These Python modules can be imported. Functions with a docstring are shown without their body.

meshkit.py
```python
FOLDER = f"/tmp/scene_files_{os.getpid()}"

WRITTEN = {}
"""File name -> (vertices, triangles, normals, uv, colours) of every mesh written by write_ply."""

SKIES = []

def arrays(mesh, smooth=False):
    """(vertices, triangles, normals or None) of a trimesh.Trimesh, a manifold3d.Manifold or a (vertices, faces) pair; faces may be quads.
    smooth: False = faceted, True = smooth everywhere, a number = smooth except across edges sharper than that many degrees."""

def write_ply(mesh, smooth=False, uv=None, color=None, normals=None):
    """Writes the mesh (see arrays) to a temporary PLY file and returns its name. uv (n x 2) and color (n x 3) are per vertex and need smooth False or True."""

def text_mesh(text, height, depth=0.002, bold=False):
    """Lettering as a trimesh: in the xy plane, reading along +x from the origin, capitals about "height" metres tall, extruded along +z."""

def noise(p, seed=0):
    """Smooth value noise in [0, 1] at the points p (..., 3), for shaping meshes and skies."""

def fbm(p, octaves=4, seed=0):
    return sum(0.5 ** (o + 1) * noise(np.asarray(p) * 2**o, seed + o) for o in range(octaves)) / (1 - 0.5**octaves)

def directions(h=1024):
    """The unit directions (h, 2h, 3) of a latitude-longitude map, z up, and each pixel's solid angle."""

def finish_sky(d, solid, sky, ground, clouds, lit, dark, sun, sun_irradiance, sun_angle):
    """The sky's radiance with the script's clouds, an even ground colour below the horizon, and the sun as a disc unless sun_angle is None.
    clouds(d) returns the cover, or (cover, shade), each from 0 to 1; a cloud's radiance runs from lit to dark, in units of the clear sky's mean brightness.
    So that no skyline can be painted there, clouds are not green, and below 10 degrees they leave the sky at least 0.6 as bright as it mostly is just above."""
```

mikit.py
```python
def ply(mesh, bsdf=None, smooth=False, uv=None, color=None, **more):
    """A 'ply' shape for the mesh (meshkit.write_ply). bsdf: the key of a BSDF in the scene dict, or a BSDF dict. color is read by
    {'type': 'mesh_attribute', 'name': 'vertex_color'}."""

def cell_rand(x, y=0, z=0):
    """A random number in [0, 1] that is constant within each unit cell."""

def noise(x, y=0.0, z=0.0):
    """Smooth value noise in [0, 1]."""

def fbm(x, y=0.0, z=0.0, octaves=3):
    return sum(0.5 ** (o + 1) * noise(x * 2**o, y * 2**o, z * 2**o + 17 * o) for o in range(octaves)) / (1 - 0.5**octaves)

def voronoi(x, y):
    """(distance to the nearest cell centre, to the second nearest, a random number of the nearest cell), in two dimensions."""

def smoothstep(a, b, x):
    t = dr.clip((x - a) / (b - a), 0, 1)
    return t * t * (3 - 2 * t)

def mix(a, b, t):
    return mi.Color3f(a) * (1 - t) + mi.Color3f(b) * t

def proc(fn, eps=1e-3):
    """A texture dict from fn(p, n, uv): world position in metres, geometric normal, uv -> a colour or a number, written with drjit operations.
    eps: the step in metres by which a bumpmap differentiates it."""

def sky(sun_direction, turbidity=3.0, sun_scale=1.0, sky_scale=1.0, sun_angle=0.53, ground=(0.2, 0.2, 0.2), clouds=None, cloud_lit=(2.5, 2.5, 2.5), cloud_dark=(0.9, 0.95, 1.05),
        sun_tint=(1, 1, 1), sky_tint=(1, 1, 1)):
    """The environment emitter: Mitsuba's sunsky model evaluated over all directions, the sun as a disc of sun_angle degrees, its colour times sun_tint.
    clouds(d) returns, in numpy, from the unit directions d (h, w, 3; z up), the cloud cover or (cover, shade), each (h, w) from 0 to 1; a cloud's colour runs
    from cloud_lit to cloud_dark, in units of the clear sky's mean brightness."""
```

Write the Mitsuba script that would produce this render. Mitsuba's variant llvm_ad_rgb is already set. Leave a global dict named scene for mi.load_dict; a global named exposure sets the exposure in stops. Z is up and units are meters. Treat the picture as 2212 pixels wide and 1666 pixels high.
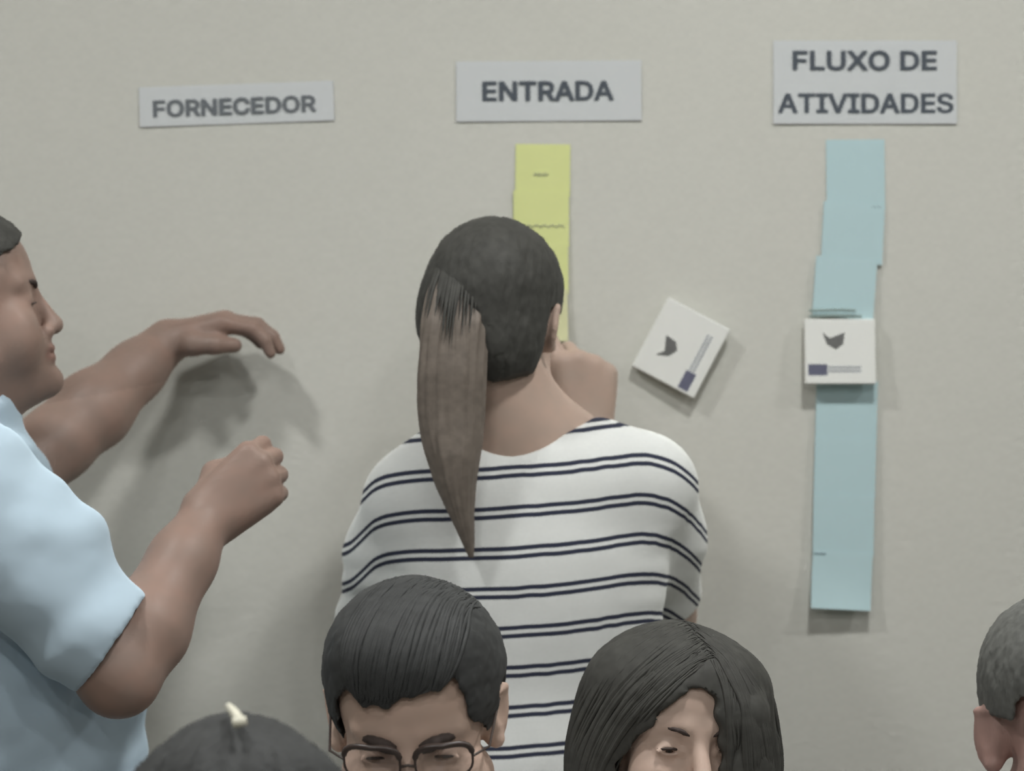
import math, numpy as np, trimesh, mitsuba as mi, drjit as dr, mikit, meshkit
from mikit import ply, proc, noise, fbm, smoothstep, mix

T = mi.ScalarTransform4f
scene, labels = {'type': 'scene'}, {}
np.random.seed(7)

# ------------------------------------------------------------------ camera, light, exposure
W_PX, H_PX, FOCAL = 2212, 1666, 5714.0
CAM = np.array([0.0, -3.6, 1.41])                      # standing photographer, level lens
scene['camera'] = {
    'type': 'thinlens', 'fov': math.degrees(2 * math.atan(W_PX / 2 / FOCAL)), 'fov_axis': 'x',
    'aperture_radius': 0.0075, 'focus_distance': 2.72, 'near_clip': 0.05, 'far_clip': 60.0,
    'to_world': T().look_at(origin=CAM.tolist(), target=[0, 0, 1.41], up=[0, 0, 1]),
}
exposure = 0.0
LAMP_RADIANCE = 153.0
LAMPS = [(-0.89, -1.15, 1.0), (0.48, -1.15, 1.25), (1.85, -1.15, 0.8), (-0.75, -2.7, 0.6), (0.62, -2.7, 0.6), (-0.75, -4.3, 1.5), (0.62, -4.3, 1.5)]   # round ceiling downlights (x, y, share of full power)
ROOM = dict(x0=-4.2, x1=4.4, y0=-7.4, y1=0.0, h=2.75)


def at(px, py, y):
    """The point at depth y seen at a pixel of the photograph."""
    d = y - CAM[1]
    return np.array([(px - W_PX / 2) * d / FOCAL, y, CAM[2] + (H_PX / 2 - py) * d / FOCAL])


# ------------------------------------------------------------------ materials
def diffuse_mat(key, rgb, rough=0.7, spec=0.3, var=0.05, freq=30.0, **more):
    c = np.array(rgb, float)
    if var <= 0.03:
        scene[key] = {'type': 'twosided', 'b': {'type': 'principled', 'base_color': {'type': 'rgb', 'value': list(rgb)}, 'roughness': rough, 'specular': spec, **more}}
        return

    def fn(p, n, uv):
        k = fbm(p.x * freq, p.y * freq, p.z * freq, 3)
        return mi.Color3f(*c.tolist()) * (1 + var * (2 * k - 1))
    scene[key] = {'type': 'twosided', 'b': {'type': 'principled', 'base_color': proc(fn), 'roughness': rough, 'specular': spec, **more}}


def vertex_mat(key, rough=0.55, spec=0.35, **more):
    scene[key] = {'type': 'twosided', 'b': {'type': 'principled', 'base_color': {'type': 'mesh_attribute', 'name': 'vertex_color'},
                                            'roughness': rough, 'specular': spec, **more}}


def wall_fn(p, n, uv):
    k = fbm(p.x * 2.3, p.y * 2.3, p.z * 2.3, 3)
    g = fbm(p.x * 160, p.y * 160, p.z * 160, 2)
    return mi.Color3f(0.600, 0.600, 0.552) * (1 + 0.03 * (2 * k - 1) + 0.03 * (2 * g - 1))


def wall_bump(p, n, uv):
    return fbm(p.x * 120, p.y * 120, p.z * 120, 3)


scene['m_wall'] = {'type': 'twosided', 'b': {'type': 'bumpmap', 'arbitrary': proc(wall_bump, 2e-3), 'scale': 0.0006,
                   'b': {'type': 'principled', 'base_color': proc(wall_fn), 'roughness': 0.65, 'specular': 0.25}}}
diffuse_mat('m_ceiling', (0.62, 0.62, 0.60), 0.9, 0.1, 0)
diffuse_mat('m_floor', (0.20, 0.185, 0.165), 0.4, 0.4, 0.12, 6)
diffuse_mat('m_trim', (0.62, 0.60, 0.55), 0.5, var=0)
diffuse_mat('m_paper', (0.605, 0.628, 0.638), 0.75, 0.25, 0.02)
diffuse_mat('m_card', (0.76, 0.77, 0.74), 0.6, 0.3, 0.02)
diffuse_mat('m_ink', (0.085, 0.10, 0.12), 0.7, 0.2, 0)
diffuse_mat('m_ink_faded', (0.15, 0.165, 0.18), 0.7, 0.2, 0)
diffuse_mat('m_ink_pale', (0.40, 0.42, 0.44), 0.7, 0.2, 0.15, 90)
diffuse_mat('m_ink_grey', (0.15, 0.153, 0.15), 0.7, 0.2, 0.15, 90)
diffuse_mat('m_ink_blue', (0.135, 0.14, 0.20), 0.7, 0.2, 0.15, 90)
diffuse_mat('m_lip', (0.24, 0.31, 0.29), 0.6, 0.3, 0)
diffuse_mat('m_yellow', (0.70, 0.745, 0.335), 0.7, 0.25, 0.03)
diffuse_mat('m_yellow_pale', (0.66, 0.66, 0.40), 0.7, 0.25, 0.03)
diffuse_mat('m_blue', (0.47, 0.63, 0.66), 0.7, 0.25, 0.03)
diffuse_mat('m_marker', (0.36, 0.38, 0.27), 0.7, 0.2, 0.3, 200)
diffuse_mat('m_marker_blue', (0.27, 0.36, 0.39), 0.7, 0.2, 0.3, 200)
diffuse_mat('m_shirt_blue', (0.46, 0.58, 0.67), 0.85, 0.15, 0.03, 60, sheen=0.3)
diffuse_mat('m_cloth_grey', (0.30, 0.31, 0.33), 0.9, 0.1, var=0)
diffuse_mat('m_cloth_white', (0.62, 0.63, 0.62), 0.9, 0.1, var=0)
diffuse_mat('m_cloth_dark', (0.05, 0.055, 0.075), 0.9, 0.1, var=0)
diffuse_mat('m_shoe', (0.05, 0.045, 0.04), 0.5, 0.4, var=0)
diffuse_mat('m_hair_dark', (0.054, 0.054, 0.049), 0.65, 0.25, 0.3, 90)
diffuse_mat('m_hair_black', (0.046, 0.048, 0.048), 0.62, 0.25, 0.3, 90)
diffuse_mat('m_hair_grey', (0.115, 0.118, 0.11), 0.6, 0.3, 0.3, 120)
diffuse_mat('m_hair_brown', (0.168, 0.142, 0.120), 0.55, 0.3, 0.25, 110)
diffuse_mat('m_brow', (0.065, 0.05, 0.045), 0.7, 0.2, 0.3, 200)
diffuse_mat('m_frame', (0.055, 0.04, 0.035), 0.35, 0.5, var=0)
diffuse_mat('m_clip', (0.72, 0.70, 0.58), 0.35, 0.5, 0.03)
diffuse_mat('m_chair', (0.10, 0.10, 0.11), 0.5, 0.4, var=0)
diffuse_mat('m_metal', (0.45, 0.45, 0.46), 0.35, 0.5, metallic=0.9, var=0)
diffuse_mat('m_lamp_frame', (0.8, 0.8, 0.8), 0.4, var=0)
vertex_mat('m_skin', 0.5, 0.35)
vertex_mat('m_eye', 0.15, 0.5)
scene['m_lens'] = {'type': 'thindielectric', 'int_ior': 1.5}


def stripe_fn(p, n, uv):
    """White knit with pairs of navy lines; uv.y runs across the stripes in metres, uv.x along them."""
    per, half, gap = 0.0480, 0.0027, 0.0050
    wob = 0.0006 * (2 * noise(uv.x * 60, uv.y * 20) - 1)
    t = (uv.y + wob) / per
    d = dr.abs((t - dr.floor(t) - 0.5) * per)
    line = 1 - smoothstep(half - 0.0008, half + 0.0008, dr.abs(d - gap))
    knit = 0.03 * (2 * noise(uv.x * 900, uv.y * 900) - 1)
    return mix(mi.Color3f(0.70, 0.715, 0.70) * (1 + knit), mi.Color3f(0.035, 0.04, 0.065) * (1 + 4 * knit), line)


scene['m_stripes'] = {'type': 'twosided', 'b': {'type': 'principled', 'base_color': proc(stripe_fn), 'roughness': 0.9, 'specular': 0.1, 'sheen': 0.2}}

# ------------------------------------------------------------------ scene helpers
def free(name):
    if name not in scene and name not in labels:
        return name
    k = 1
    while f'{name}_{k:03d}' in scene or f'{name}_{k:03d}' in labels:
        k += 1
    return f'{name}_{k:03d}'


def thing(name, label, category, group=None):
    key = free(name)
    labels[key] = {'label': label, 'category': category, **({'group': group} if group else {})}
    return key


def part(parent, name, shape, label=None):
    key = free(parent + '__' + name)
    scene[key] = shape
    if label:
        labels[key] = {'label': label}
    return key


def single(name, label, category, shape, group=None):
    key = free(name)
    scene[key] = shape
    labels[key] = {'label': label, 'category': category, **({'group': group} if group else {})}
    return key


def struct(name, shape):
    scene[name] = shape
    labels[name] = {'kind': 'structure'}
    return name


def box(lo, hi):
    lo, hi = np.array(lo, float), np.array(hi, float)
    m = trimesh.creation.box(extents=hi - lo)
    m.apply_translation((lo + hi) / 2)
    return m


def soft_box(lo, hi, b=0.004):
    """A box with chamfered edges."""
    lo, hi = np.array(lo, float), np.array(hi, float)
    c, h = (lo + hi) / 2, (hi - lo) / 2
    pts = []
    for s in np.ndindex(2, 2, 2):
        s = np.array(s) * 2 - 1
        for k in range(3):
            q = h - b
            q[k] = h[k]
            pts.append(c + s * q)
    return trimesh.convex.convex_hull(np.array(pts))


def tube(path, r, closed=False, sides=8):
    """A round tube along a polyline; r is a number or one per point."""
    P = np.asarray(path, float)
    n = len(P)
    r = np.broadcast_to(r, n)
    tg = np.roll(P, -1, 0) - np.roll(P, 1, 0)
    if not closed:
        tg[0], tg[-1] = P[1] - P[0], P[-1] - P[-2]
    tg /= np.linalg.norm(tg, axis=1)[:, None] + 1e-12
    a = np.array([0, 0, 1.0]) if abs(tg[0][2]) < 0.9 else np.array([1.0, 0, 0])
    V = []
    for i in range(n):
        a = a - tg[i] * (a @ tg[i])
        a /= np.linalg.norm(a)
        b = np.cross(tg[i], a)
        for k in range(sides):
            w = 2 * math.pi * k / sides
            V.append(P[i] + r[i] * (math.cos(w) * a + math.sin(w) * b))
    F = []
    for i in range(n if closed else n - 1):
        j = (i + 1) % n
        for k in range(sides):
            m = (k + 1) % sides
            F += [[i * sides + k, i * sides + m, j * sides + m], [i * sides + k, j * sides + m, j * sides + k]]
    if not closed:
        V += [P[0], P[-1]]
        for k in range(sides):
            m = (k + 1) % sides
            F += [[n * sides, m, k], [n * sides + 1, (n - 1) * sides + k, (n - 1) * sides + m]]
    return trimesh.Trimesh(np.array(V), np.array(F), process=False)


# ------------------------------------------------------------------ implicit surfaces (bodies, hair, clothes)
def axis_grid(pieces):
    """[(start, end, step), ...] -> one increasing axis."""
    out = []
    for a, b, st in pieces:
        k = max(1, int(round((b - a) / st)))
        out += list(a + (b - a) * np.arange(k) / k)
    return np.array(out + [pieces[-1][1]])


class Frame:
    def __init__(s, o, R=np.eye(3), sc=1.0):
        s.o, s.R, s.sc = np.array(o, float), np.array(R, float), sc

    def p(s, q):
        return s.o + s.sc * (s.R @ np.array(q, float))

    def inv(s, V):
        return (np.asarray(V) - s.o) @ s.R / s.sc


def rot(yaw=0, pitch=0, roll=0):
    y, p, r = (math.radians(a) for a in (yaw, pitch, roll))
    Rz = np.array([[math.cos(y), -math.sin(y), 0], [math.sin(y), math.cos(y), 0], [0, 0, 1]])
    Rx = np.array([[1, 0, 0], [0, math.cos(p), -math.sin(p)], [0, math.sin(p), math.cos(p)]])
    Ry = np.array([[math.cos(r), 0, math.sin(r)], [0, 1, 0], [-math.sin(r), 0, math.cos(r)]])
    return Rz @ Rx @ Ry


class Field:
    """A signed distance sampled on a rectilinear grid; negative inside."""

    def __init__(s, xs, ys, zs):
        s.ax = [np.asarray(a, np.float64) for a in (xs, ys, zs)]
        s.F = np.full([len(a) for a in s.ax], 0.3, np.float32)

    def block(s, lo, hi):
        sl = tuple(slice(max(0, np.searchsorted(a, l) - 1), min(len(a), np.searchsorted(a, h) + 1)) for a, l, h in zip(s.ax, lo, hi))
        g = [a[q].astype(np.float32) for a, q in zip(s.ax, sl)]
        return sl, g[0][:, None, None], g[1][None, :, None], g[2][None, None, :]

    def put(s, lo, hi, fn, k=0.01, op='add'):
        m = 1.2 * k + 0.012
        sl, X, Y, Z = s.block(np.asarray(lo) - m, np.asarray(hi) + m)
        A = s.F[sl]
        if A.size == 0:
            return
        d = fn(X, Y, Z)
        if op == 'add':
            h = np.maximum(k - np.abs(A - d), 0) / max(k, 1e-6)
            s.F[sl] = np.minimum(A, d) - h * h * k / 4
        else:
            h = np.maximum(k - np.abs(A + d), 0) / max(k, 1e-6)
            s.F[sl] = np.maximum(A, -d) + h * h * k / 4

    def ball(s, c, r, k=0.01, op='add'):
        c = np.asarray(c)
        s.put(c - r, c + r, lambda X, Y, Z: np.sqrt((X - c[0]) ** 2 + (Y - c[1]) ** 2 + (Z - c[2]) ** 2) - r, k, op)

    def cone(s, a, b, ra, rb, k=0.01, op='add'):
        a, b = np.asarray(a, float), np.asarray(b, float)
        ab = b - a
        L = max(ab @ ab, 1e-9)

        def fn(X, Y, Z):
            x, y, z = X - a[0], Y - a[1], Z - a[2]
            t = np.clip((x * ab[0] + y * ab[1] + z * ab[2]) / L, 0, 1)
            return np.sqrt((x - t * ab[0]) ** 2 + (y - t * ab[1]) ** 2 + (z - t * ab[2]) ** 2) - (ra + t * (rb - ra))
        s.put(np.minimum(a - ra, b - rb), np.maximum(a + ra, b + rb), fn, k, op)

    def chain(s, pts, rs, k=0.01):
        for i in range(len(pts) - 1):
            s.cone(pts[i], pts[i + 1], rs[i], rs[i + 1], k)

    def chain_sub(s, pts, r):
        for a, b in zip(pts, pts[1:]):
            s.cone(a, b, r, r, .002, 'sub')

    def ell(s, c, r, R=np.eye(3), k=0.01, op='add'):
        c, r = np.asarray(c, float), np.asarray(r, float)
        e = np.sqrt(((R * r) ** 2).sum(1))

        def fn(X, Y, Z):
            x, y, z = X - c[0], Y - c[1], Z - c[2]
            q = [R[0, i] * x + R[1, i] * y + R[2, i] * z for i in range(3)]
            k0 = np.sqrt(sum((q[i] / r[i]) ** 2 for i in range(3)))
            k1 = np.sqrt(sum((q[i] / r[i] ** 2) ** 2 for i in range(3))) + 1e-6
            return (k0 * (k0 - 1) / k1).astype(np.float32)
        s.put(c - e, c + e, fn, k, op)

    def local(s, fr):
        """Local coordinates of every grid point."""
        X, Y, Z = s.ax[0][:, None, None] - fr.o[0], s.ax[1][None, :, None] - fr.o[1], s.ax[2][None, None, :] - fr.o[2]
        return [((fr.R[0, i] * X + fr.R[1, i] * Y + fr.R[2, i] * Z) / fr.sc).astype(np.float32) for i in range(3)]

    def mesh(s, smooth_steps=2):
        """Surface nets."""
        F = s.F
        n = np.array(F.shape)
        S = F < 0
        cnt = np.zeros(n - 1, np.int8)
        for o in np.ndindex(2, 2, 2):
            cnt += S[o[0]:n[0] - 1 + o[0], o[1]:n[1] - 1 + o[1], o[2]:n[2] - 1 + o[2]]
        I = np.argwhere((cnt > 0) & (cnt < 8))
        idx = np.full(n - 1, -1, np.int32)
        idx[tuple(I.T)] = np.arange(len(I))
        val = {o: F[I[:, 0] + o[0], I[:, 1] + o[1], I[:, 2] + o[2]] for o in np.ndindex(2, 2, 2)}
        acc, num = np.zeros((len(I), 3)), np.zeros(len(I))
        for o in np.ndindex(2, 2, 2):
            for k in range(3):
                if o[k] == 0:
                    q = tuple(1 if j == k else o[j] for j in range(3))
                    a, b = val[o], val[q]
                    on = (a < 0) != (b < 0)
                    t = np.where(on, a / np.where(on, a - b, 1), 0)
                    pos = np.array(o, float)[None].repeat(len(I), 0)
                    pos[:, k] = t
                    acc += pos * on[:, None]
                    num += on
        G = I + acc / num[:, None]
        V = np.stack([np.interp(G[:, k], np.arange(n[k]), s.ax[k]) for k in range(3)], 1)
        faces = []
        for k in range(3):
            u, w = (k + 1) % 3, (k + 2) % 3
            lo = [slice(None)] * 3
            hi = [slice(None)] * 3
            lo[k], hi[k] = slice(0, n[k] - 1), slice(1, n[k])
            A, B = S[tuple(lo)], S[tuple(hi)]
            E = np.argwhere(A != B)
            E = E[(E[:, u] > 0) & (E[:, w] > 0) & (E[:, u] < n[u] - 1) & (E[:, w] < n[w] - 1)]
            inside = A[tuple(E.T)]
            du, dw = np.eye(3, dtype=int)[u], np.eye(3, dtype=int)[w]
            q = [idx[tuple((E - a * du - b * dw).T)] for a, b in ((1, 1), (0, 1), (0, 0), (1, 0))]
            Q = np.stack(q, 1)
            Q[~inside] = Q[~inside][:, ::-1]
            faces.append(Q)
        Q = np.vstack(faces)
        Fc = np.vstack([Q[:, [0, 1, 2]], Q[:, [0, 2, 3]]])
        m = trimesh.Trimesh(V, Fc, process=False)
        if smooth_steps:
            e = np.vstack([Q[:, [0, 1]], Q[:, [1, 2]], Q[:, [2, 3]], Q[:, [3, 0]]])
            deg = np.bincount(e[:, 0], minlength=len(V)) + np.bincount(e[:, 1], minlength=len(V))
            for it in range(smooth_steps):
                L = np.zeros_like(V)
                for c in range(3):
                    L[:, c] = np.bincount(e[:, 0], V[e[:, 1], c], len(V)) + np.bincount(e[:, 1], V[e[:, 0], c], len(V))
                V = V + 0.5 * (L / np.maximum(deg, 1)[:, None] - V)
            m = trimesh.Trimesh(V, Fc, process=False)
        return m


def vnormals(m):
    return meshkit.arrays(m, True)[2]


def displace(m, fn):
    V = np.array(m.vertices)
    return trimesh.Trimesh(V + vnormals(m) * fn(V)[:, None], m.faces, process=False)


def poly_sdf(P, X, Z):
    """Signed distance to a polygon (inside negative)."""
    P = np.asarray(P, float)
    d = np.full(np.broadcast(X, Z).shape, 9.0, np.float32)
    inside = np.zeros(d.shape, bool)
    for a, b in zip(P, np.roll(P, -1, 0)):
        e = b - a
        t = np.clip(((X - a[0]) * e[0] + (Z - a[1]) * e[1]) / (e @ e), 0, 1)
        d = np.minimum(d, np.hypot(X - a[0] - t * e[0], Z - a[1] - t * e[1]))
        if abs(e[1]) > 1e-9:
            inside ^= ((a[1] > Z) != (b[1] > Z)) & (X < a[0] + (Z - a[1]) / e[1] * e[0])
    return np.where(inside, -d, d)


# ------------------------------------------------------------------ anatomy
def skull(F, f, grow=0.0):
    R, s = f.R, f.sc
    F.ell(f.p((0, .018, .036)), s * (np.array((.074, .096, .080)) + grow), R, .02)
    F.ell(f.p((0, -.022, .034)), s * (np.array((.067, .066, .072)) + grow), R, .02)


def head(F, f, lids=((1, .004), (1, .004)), chin=1.0, ears=(True, True), nose=1.0, full=0.0):
    """A head in frame f: local -y is where the face looks, x the viewer's right, z up; the eyes lie at z = 0."""
    R, s = f.R, f.sc
    skull(F, f)
    F.ell(f.p((0, -.034, -.032)), s * np.array((.057 + full, .052, .064)), R, .02)
    F.ell(f.p((0, -.030, -.074)), s * np.array((.049 + full, .050, .038)), R, .02)
    for x in (-1, 1):
        F.ball(f.p((x * (.046 + full), .000, -.066)), s * .020, .03)
        F.ball(f.p((x * .043, -.058, -.028)), s * .021, .02)                       # cheekbones
        F.ball(f.p((x * (.036 + full), -.054, -.056)), s * .024, .025)             # cheeks
        F.cone(f.p((x * .012, -.080, .019)), f.p((x * .043, -.066, .020)), s * .009, s * .009, .014)   # brow ridge
    F.ball(f.p((0, -.072 - .008 * chin, -.100)), s * .017, .022)
    F.cone(f.p((0, -.030, -.092 - full)), f.p((0, .010, -.090 - full)), s * .035, s * (.040 + full), .02)    # under the jaw
    for x in (-1, 1):
        F.ball(f.p((x * .032, -.096, -.001)), s * .0155, .014, 'sub')                 # sockets
    F.cone(f.p((0, -.083, .010)), f.p((0, -.098 - .010 * nose, -.033)), s * .0075, s * .0105, .010)
    F.ball(f.p((0, -.099 - .011 * nose, -.036)), s * .0100, .006)
    for x in (-1, 1):
        F.ball(f.p((x * .012, -.093 - .004 * nose, -.041)), s * .0080, .007)
        F.ball(f.p((x * .007, -.099 - .007 * nose, -.0475)), s * .0035, .004, 'sub')
    F.ell(f.p((0, -.080, -.058)), s * np.array((.027, .016, .014)), R, .012)            # around the mouth
    F.ell(f.p((0, -.092, -.0615)), s * np.array((.021, .0085, .0052)), R, .004)
    F.ell(f.p((0, -.090, -.0725)), s * np.array((.018, .0090, .0062)), R, .004)
    F.cone(f.p((-.022, -.093, -.0668)), f.p((.022, -.093, -.0668)), s * .0016, s * .0016, .003, 'sub')
    for x, (on, half) in zip((-1, 1), lids):
        if on:
            c = f.p((x * .032, -.0698, -.001))
            F.ball(c, s * (.0140 if half > 0 else .0128), .004 if half > 0 else .010)
            if half > 0:
                F.cone(f.p((x * .032 - .013, -.0815, -.004)), f.p((x * .032 + .013, -.0815, -.004)), s * .0025, s * .0025, .006)  # lower lid
            if half > 0:
                F.ell(f.p((x * .032, -.092, -.0040)), s * np.array((.0125, .0150, half)), R, .002, 'sub')
            else:                                                                           # closed: only the crease of the lids
                F.chain_sub([f.p((x * .032 + q, -.0850 + 30 * q * q, -.0045)) for q in (-.013, -.006, 0, .006, .013)], s * .0012)
    for x, on in zip((-1, 1), ears):
        if on:
            Re = R @ rot(yaw=-x * 24)
            F.ell(f.p((x * .0695, .008, -.006)), s * np.array((.0125, .016, .026)), R, .012)
            F.ell(f.p((x * .079, .012, -.006)), s * np.array((.0065, .019, .032)), Re, .008)
            F.ell(f.p((x * .083, .006, .000)), s * np.array((.0026, .0090, .0160)), Re, .004, 'sub')
            F.ball(f.p((x * .0765, .003, -.032)), s * .0085, .006)
            F.cone(f.p((x * .080, .000, .020)), f.p((x * .087, .022, .016)), s * .0032, s * .0032, .004)
            F.cone(f.p((x * .087, .022, .016)), f.p((x * .085, .026, -.012)), s * .0032, s * .003, .004)


def skin_color(V, base, f=None, lips=True, stubble=0.0):
    """Vertex colours of skin: base tone with blotches, and on the face the lips and a shaved beard's stubble."""
    base = np.array(base)
    b = meshkit.fbm(V * 45, 3, 3)[:, None] - 0.5
    c = base * (1 + 0.10 * b) + np.array([0.03, -0.005, -0.01]) * b
    if f is not None:
        L = f.inv(V)
        lip = np.clip(1.4 - np.hypot(L[:, 0] / .021, (L[:, 2] + .067) / .011), 0, .4) / .4 * (L[:, 1] < -.072)
        if lips:
            c = c * (1 - .55 * lip[:, None]) + .55 * lip[:, None] * base * np.array([.82, .55, .55])
        if stubble:
            m = np.clip((-.040 - L[:, 2]) / .014, 0, 1) * np.clip((-.0 - L[:, 1]) / .02, 0, 1) * (L[:, 2] > -.13) * (1 - lip)
            m = m * (.6 + .8 * meshkit.noise(V * 500, 9))
            c = c * (1 - stubble * np.clip(m, 0, 1)[:, None])
    return np.clip(c, 0.01, 1)


def eyeball(f, x, look=(0, -1, 0)):
    c = f.p((x * .032, -.0698, -.001))
    m = trimesh.creation.icosphere(4, .0114 * f.sc)
    d = f.R @ (np.array(look, float) / np.linalg.norm(look))
    cosang = np.asarray(m.vertices) @ d / (.0114 * f.sc)
    col = np.where((cosang > .985)[:, None], [.01, .01, .01], np.where((cosang > .87)[:, None], [.05, .03, .02], [.55, .52, .49]))
    m.apply_translation(c)
    return ply(m, 'm_eye', True, color=col)


def brow_mesh(f, x, up=0.0, thick=.0042):
    pts = [(x * .012, -.0885, .0165 + up), (x * .024, -.0880, .0215 + up), (x * .036, -.0795, .0235 + up), (x * .048, -.0660, .0175 + up)]
    P = np.array([f.p(q) for q in pts])
    t = np.linspace(0, 3, 16)
    P = np.stack([np.interp(t, range(4), P[:, k]) for k in range(3)], 1)
    r = np.interp(t, [0, .6, 2, 3], [thick * .75, thick, thick * .8, thick * .25]) * f.sc
    m = tube(P, r, sides=8)
    return displace(m, lambda V: .0012 * (meshkit.noise(V * 700, 4) - .4))


def unit(v):
    v = np.asarray(v, float)
    return v / np.linalg.norm(v)


def hand(F, wrist, u, n, side, curls, thumb, sc=1.0, rw=.022, fat=1.0, spread=(.07, .01, -.05, -.12)):
    """A hand with palm, four fingers and thumb. u: wrist to knuckles, n: out of the palm, side 'R' or 'L'.
    curls: per finger (index to little) three bends in degrees; thumb: three points (along u, towards the thumb side, out of the palm)."""
    u = unit(u)
    n = unit(n - u * (np.asarray(n) @ u))
    s = np.cross(u, n) * (1 if side == 'R' else -1)

    def L(a, b, c):
        return np.asarray(wrist) + sc * (a * u + b * s + c * n)
    mcp = [(.086, .027, -.002), (.090, .008, -.005), (.085, -.012, -.003), (.076, -.030, .001)]
    seg = [(.043, .026, .021), (.047, .029, .021), (.044, .027, .021), (.034, .020, .019)]
    rad = [(.0098, .0088, .0078, .0066), (.0100, .0090, .0080, .0068), (.0096, .0086, .0076, .0064), (.0086, .0076, .0067, .0058)]
    for i, q in enumerate(mcp):
        w0 = (.004, .014 - .010 * i, 0)
        F.cone(L(*w0), L(*q), sc * rw * .80, sc * .0128 * fat, .010)
        if i:
            p = mcp[i - 1]
            F.cone(L(.55 * q[0], .55 * q[1], .004), L(.55 * p[0] + .02, .55 * p[1], .004), sc * .013 * fat, sc * .013 * fat, .01)
    F.cone(L(.012, -.020, .006), L(.060, -.026, .006), sc * .014 * fat, sc * .012 * fat, .012)
    for i in range(4):
        p, ang = np.array(L(*mcp[i])), 0.0
        for j in range(3):
            ang += math.radians(curls[i][j])
            d = math.cos(ang) * unit(u + spread[i] * s) + math.sin(ang) * n
            q = p + sc * seg[i][j] * d
            F.cone(p, q, sc * rad[i][j] * fat, sc * rad[i][j + 1] * fat, .004)
            p = q
    t = [L(.010, .014, .006)] + [L(*q) for q in thumb]
    F.chain(t, [sc * .017 * fat, sc * .0130 * fat, sc * .0105 * fat, sc * .0085 * fat], .008)
    return L


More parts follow.
